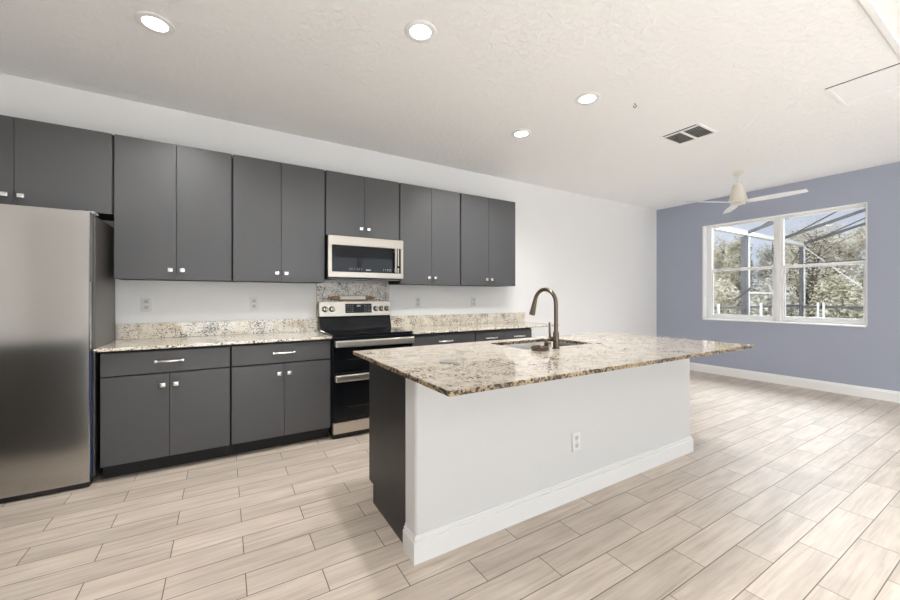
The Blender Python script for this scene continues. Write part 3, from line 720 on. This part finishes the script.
# ------------------------------------------------------------------ outside: pool enclosure and trees
struct('pool_deck', MB().box(7.09, 15.6, -9, 4.6, -.25, -.12), M['deck'])
gr = struct('garden_ground', MB().box(15.6, 45, -25, 30, -.30, -.16), M['grass'])
struct('garden_strip', MB().box(7.09, 15.6, 4.6, 30, -.30, -.16), M['grass'])
CX1, CY, CZ = 14.86, 4.20, 2.82
t = thing('pool_enclosure', 'grey framed screened pool enclosure outside the window', 'enclosure', (11, 2, -.12))
for x in (7.35, 11.10):
    obj('post', MB().box(x-.05, x+.05, CY-.06, CY+.06, -.12, CZ-.06), M['cage'], t)
    if x > 8: obj('downspout', MB().box(x+.055, x+.08, CY-.08, CY-.03, -.12, CZ-.07), M['cage_white'], t)
obj('post', MB().box(CX1-.035, CX1+.035, CY-.035, CY+.035, -.12, CZ-.06), M['cage'], t)
obj('downspout', MB().box(CX1+.04, CX1+.07, CY-.08, CY-.05, -.12, CZ-.07), M['cage_white'], t)
for y in (.4, -3.4): obj('post', MB().box(CX1-.06, CX1+.06, y-.06, y+.06, -.12, 3.9), M['cage'], t)
obj('eave_beam', MB().box(7.2, CX1+.10, CY-.07, CY+.07, CZ-.03, CZ+.06), M['cage_white'], t)
slope = .31
def zr(y): return CZ-.025+slope*(CY-.05-y)
for x in (7.35, 9.25, 11.10, 13.15, CX1):
    b = MB(); b.prism([(CY-.05, zr(CY-.05)+.02), (CY-.05, zr(CY-.05)+.09), (0, zr(0)+.09), (0, zr(0)+.02)], 'x', x-.025, x+.025); b.box(x-.025, x+.025, -6, 0, zr(0)+.02, zr(0)+.09)
    obj('rafter', b, M['cage'], t)
for y in (0,):
    obj('purlin', MB().box(7.2, CX1, y-.025, y+.025, zr(y)-.02, zr(y)+.04), M['cage'], t)
for x0, x1 in ((11.10, 9.25), (13.15, 11.10), (CX1, 13.15)):
    obj('roof_brace', MB().tube([(x0, CY-.1, zr(CY-.1)+.02), (x1, 1.5, zr(1.5)+.02)], .016, 8), M['cage'], t)
sc = MB(); vs = [sc.bm.verts.new(p) for p in ((7.2, CY-.05, zr(CY-.05)+.1), (CX1, CY-.05, zr(CY-.05)+.1), (CX1, 0, zr(0)+.1), (7.2, 0, zr(0)+.1))]; sc.bm.faces.new(vs)
obj('roof_screen', sc, M['screen'], t)
obj('header_rail', MB().box(CX1-.03, CX1+.03, -6, CY-.06, 2.22, 2.28), M['cage'], t)
obj('chair_rail', MB().box(CX1-.03, CX1+.03, -6, CY-.06, .93, 1.00), M['cage'], t)
obj('chair_rail', MB().box(7.44, CX1-.09, CY-.03, CY+.03, .97, 1.03), M['cage'], t)
obj('kick_rail', MB().box(CX1-.03, CX1+.03, -6, CY-.06, .38, .46), M['cage'], t)
obj('kick_rail', MB().box(11.3, CX1-.09, CY-.03, CY+.03, .60, .68), M['cage_white'], t)
obj('push_bar', MB().box(11.20, 13.6, CY-.04, CY-.01, 1.345, 1.375), M['cage_white'], t)
b = MB(); b.tube([(10.27, CY-.12, 1.18), (11.07, CY-.12, 1.46)], .030, 10); o = obj('door_closer', b, M['black_matte'], t); o['label'] = 'black diagonal door closer arm'
obj('brace_cable', MB().tube([(CX1, CY-.10, 2.72), (CX1, 2.85, 1.42)], .010, 8), M['cage_white'], t)
obj('brace_cable', MB().tube([(CX1-.1, CY, 2.70), (13.35, CY, 1.50)], .012, 8), M['cage'], t)
for x, y in ((9.58, CY-.07), (11.85, CY-.07), (CX1-.08, 3.80), (CX1-.08, 3.68)):
    obj('rail_post', MB().box(x-.022, x+.022, y-.022, y+.022, -.12, 1.10), M['cage_white'], t)

def leaves(cs, n, size):
    vs, fs = [], []
    for _ in range(n):
        c, r = random.choice(cs)
        while True:
            p = Vector((random.uniform(-1, 1), random.uniform(-1, 1), random.uniform(-1, 1)))
            if .25 < p.length < 1: break
        p = Vector(c)+Vector((p.x*r[0], p.y*r[1], p.z*r[2]))
        a = Vector((random.gauss(0, 1), random.gauss(0, 1), random.gauss(0, .7))).normalized(); bq = a.orthogonal().normalized()
        s = size*random.uniform(.6, 1.3); i = len(vs)
        vs += [p-a*s, p-bq*s*.5, p+a*s, p+bq*s*.5]; fs.append((i, i+1, i+2, i+3))
    return vs, fs
def raw(name, vs, fs, m, parent):
    me = bpy.data.meshes.new(name); L = parent.location
    me.from_pydata([(v[0]-L.x, v[1]-L.y, v[2]-L.z) for v in vs], [], fs); me.materials.append(m)
    o = bpy.data.objects.new(name, me); C.objects.link(o); o.parent = parent; return o
def tree(x, y, h, wd, lm, label, group=None, dens=2600, bare=False, size=.13):
    t = thing('tree', label, 'tree', (x, y, -.16), group)
    b = MB(); cs = []
    lean = random.uniform(-.3, .3)
    b.tube([(x, y, -.2), (x+.1, y+lean*.3, h*.25), (x, y+lean, h*.55), (x+.1, y+lean, h*.9)], [.16, .13, .09, .03], 8)
    nb = 34 if bare else 14
    for i in range(nb):
        z0 = h*random.uniform(.12, .75); an = random.uniform(0, 2*PI); L = min(.9, wd)*random.uniform(.5, 1.0)*(1-.4*z0/h)
        p0 = Vector((x+.05, y+lean*z0/h, z0)); p2 = p0+Vector((math.cos(an)*L, math.sin(an)*L, L*random.uniform(.25, 1.0))); p1 = (p0+p2)/2+Vector((0, 0, .15*L))
        b.tube([p0, p1, p2], [.055, .035, .012], 5); cs.append((p2, (.45, .45, .6)))
        if bare:
            for _ in range(3):
                q = p1+Vector((random.gauss(0, .3), random.gauss(0, .3), random.uniform(.1, .9))); b.tube([p1, (p1+q)/2+Vector((0, 0, .08)), q], [.026, .018, .007], 4); cs.append((q, (.4, .4, .4)))
    obj('trunk', b, M['bark'], t)
    if not bare:
        for i in range(10): an = random.uniform(0, 2*PI); cs.append((Vector((x+math.cos(an)*wd*.55, y+lean+math.sin(an)*wd*.55, h*random.uniform(.10, .85))), (wd*.38, wd*.38, h*.13)))
    vs, fs = leaves(cs, dens, size)
    o = raw('foliage', vs, fs, lm, t)
for i, (x, y, h, wd, k) in enumerate(((19.0, 7.5, 4.3, .62, 0), (19.2, 9.9, 4.0, .62, 1), (23.4, 4.2, 5.0, .75, 2), (23.2, 7.0, 4.9, .75, 1), (23.6, 9.8, 4.7, .75, 2), (23.4, 12.6, 4.9, .75, 0), (23.2, 1.4, 5.4, .75, 1), (27.5, 6.0, 5.2, .9, 2), (27.5, 9.2, 5.0, .9, 1), (27.5, 12.4, 5.2, .9, 0), (27.5, 2.8, 5.4, .9, 1), (27.5, 15.6, 5.2, .9, 2), (19.0, .5, 4.6, .62, 0))):
    tree(x, y, h, wd, M[('leaf_olive', 'leaf_grey', 'leaf_dry')[k]], 'leafy olive-grey tree in the garden beyond the pool enclosure', 'leafy trees beyond the pool enclosure', 6500, False, .065)
tree(18.8, 5.1, 4.2, 1.0, M['leaf_dry'], 'bare-branched tree with sparse pale leaves behind the right window half', None, 5500, True, .05)
tree(19.0, 2.8, 4.5, 1.0, M['leaf_grey'], 'bare-branched tree with grey leaves at the right window edge', None, 5500, True, .05)
def shrub(x, y, lm):
    t = thing('shrub', 'low dry shrub along the garden edge beyond the pool enclosure', 'shrub', (x, y, -.16), 'low shrubs beyond the pool enclosure')
    b = MB()
    for k in range(7):
        an = 2*PI*k/7; b.tube([(x, y, -.2), (x+.25*math.cos(an), y+.25*math.sin(an), .6), (x+.55*math.cos(an), y+.55*math.sin(an), 1.3)], [.03, .02, .008], 5)
    obj('stems', b, M['bark'], t)
    vs, fs = leaves([((x, y, .75), (.8, .75, .95)), ((x, y, 1.2), (.6, .6, .8))], 3000, .06); raw('foliage', vs, fs, lm, t)
for i, (x, y) in enumerate(((16.8, 2.2), (16.8, 3.85), (16.8, 5.5), (16.8, 7.15), (16.8, 8.8), (16.8, .55))):
    shrub(x, y, M[('leaf_dry', 'leaf_olive', 'leaf_grey')[i % 3]])
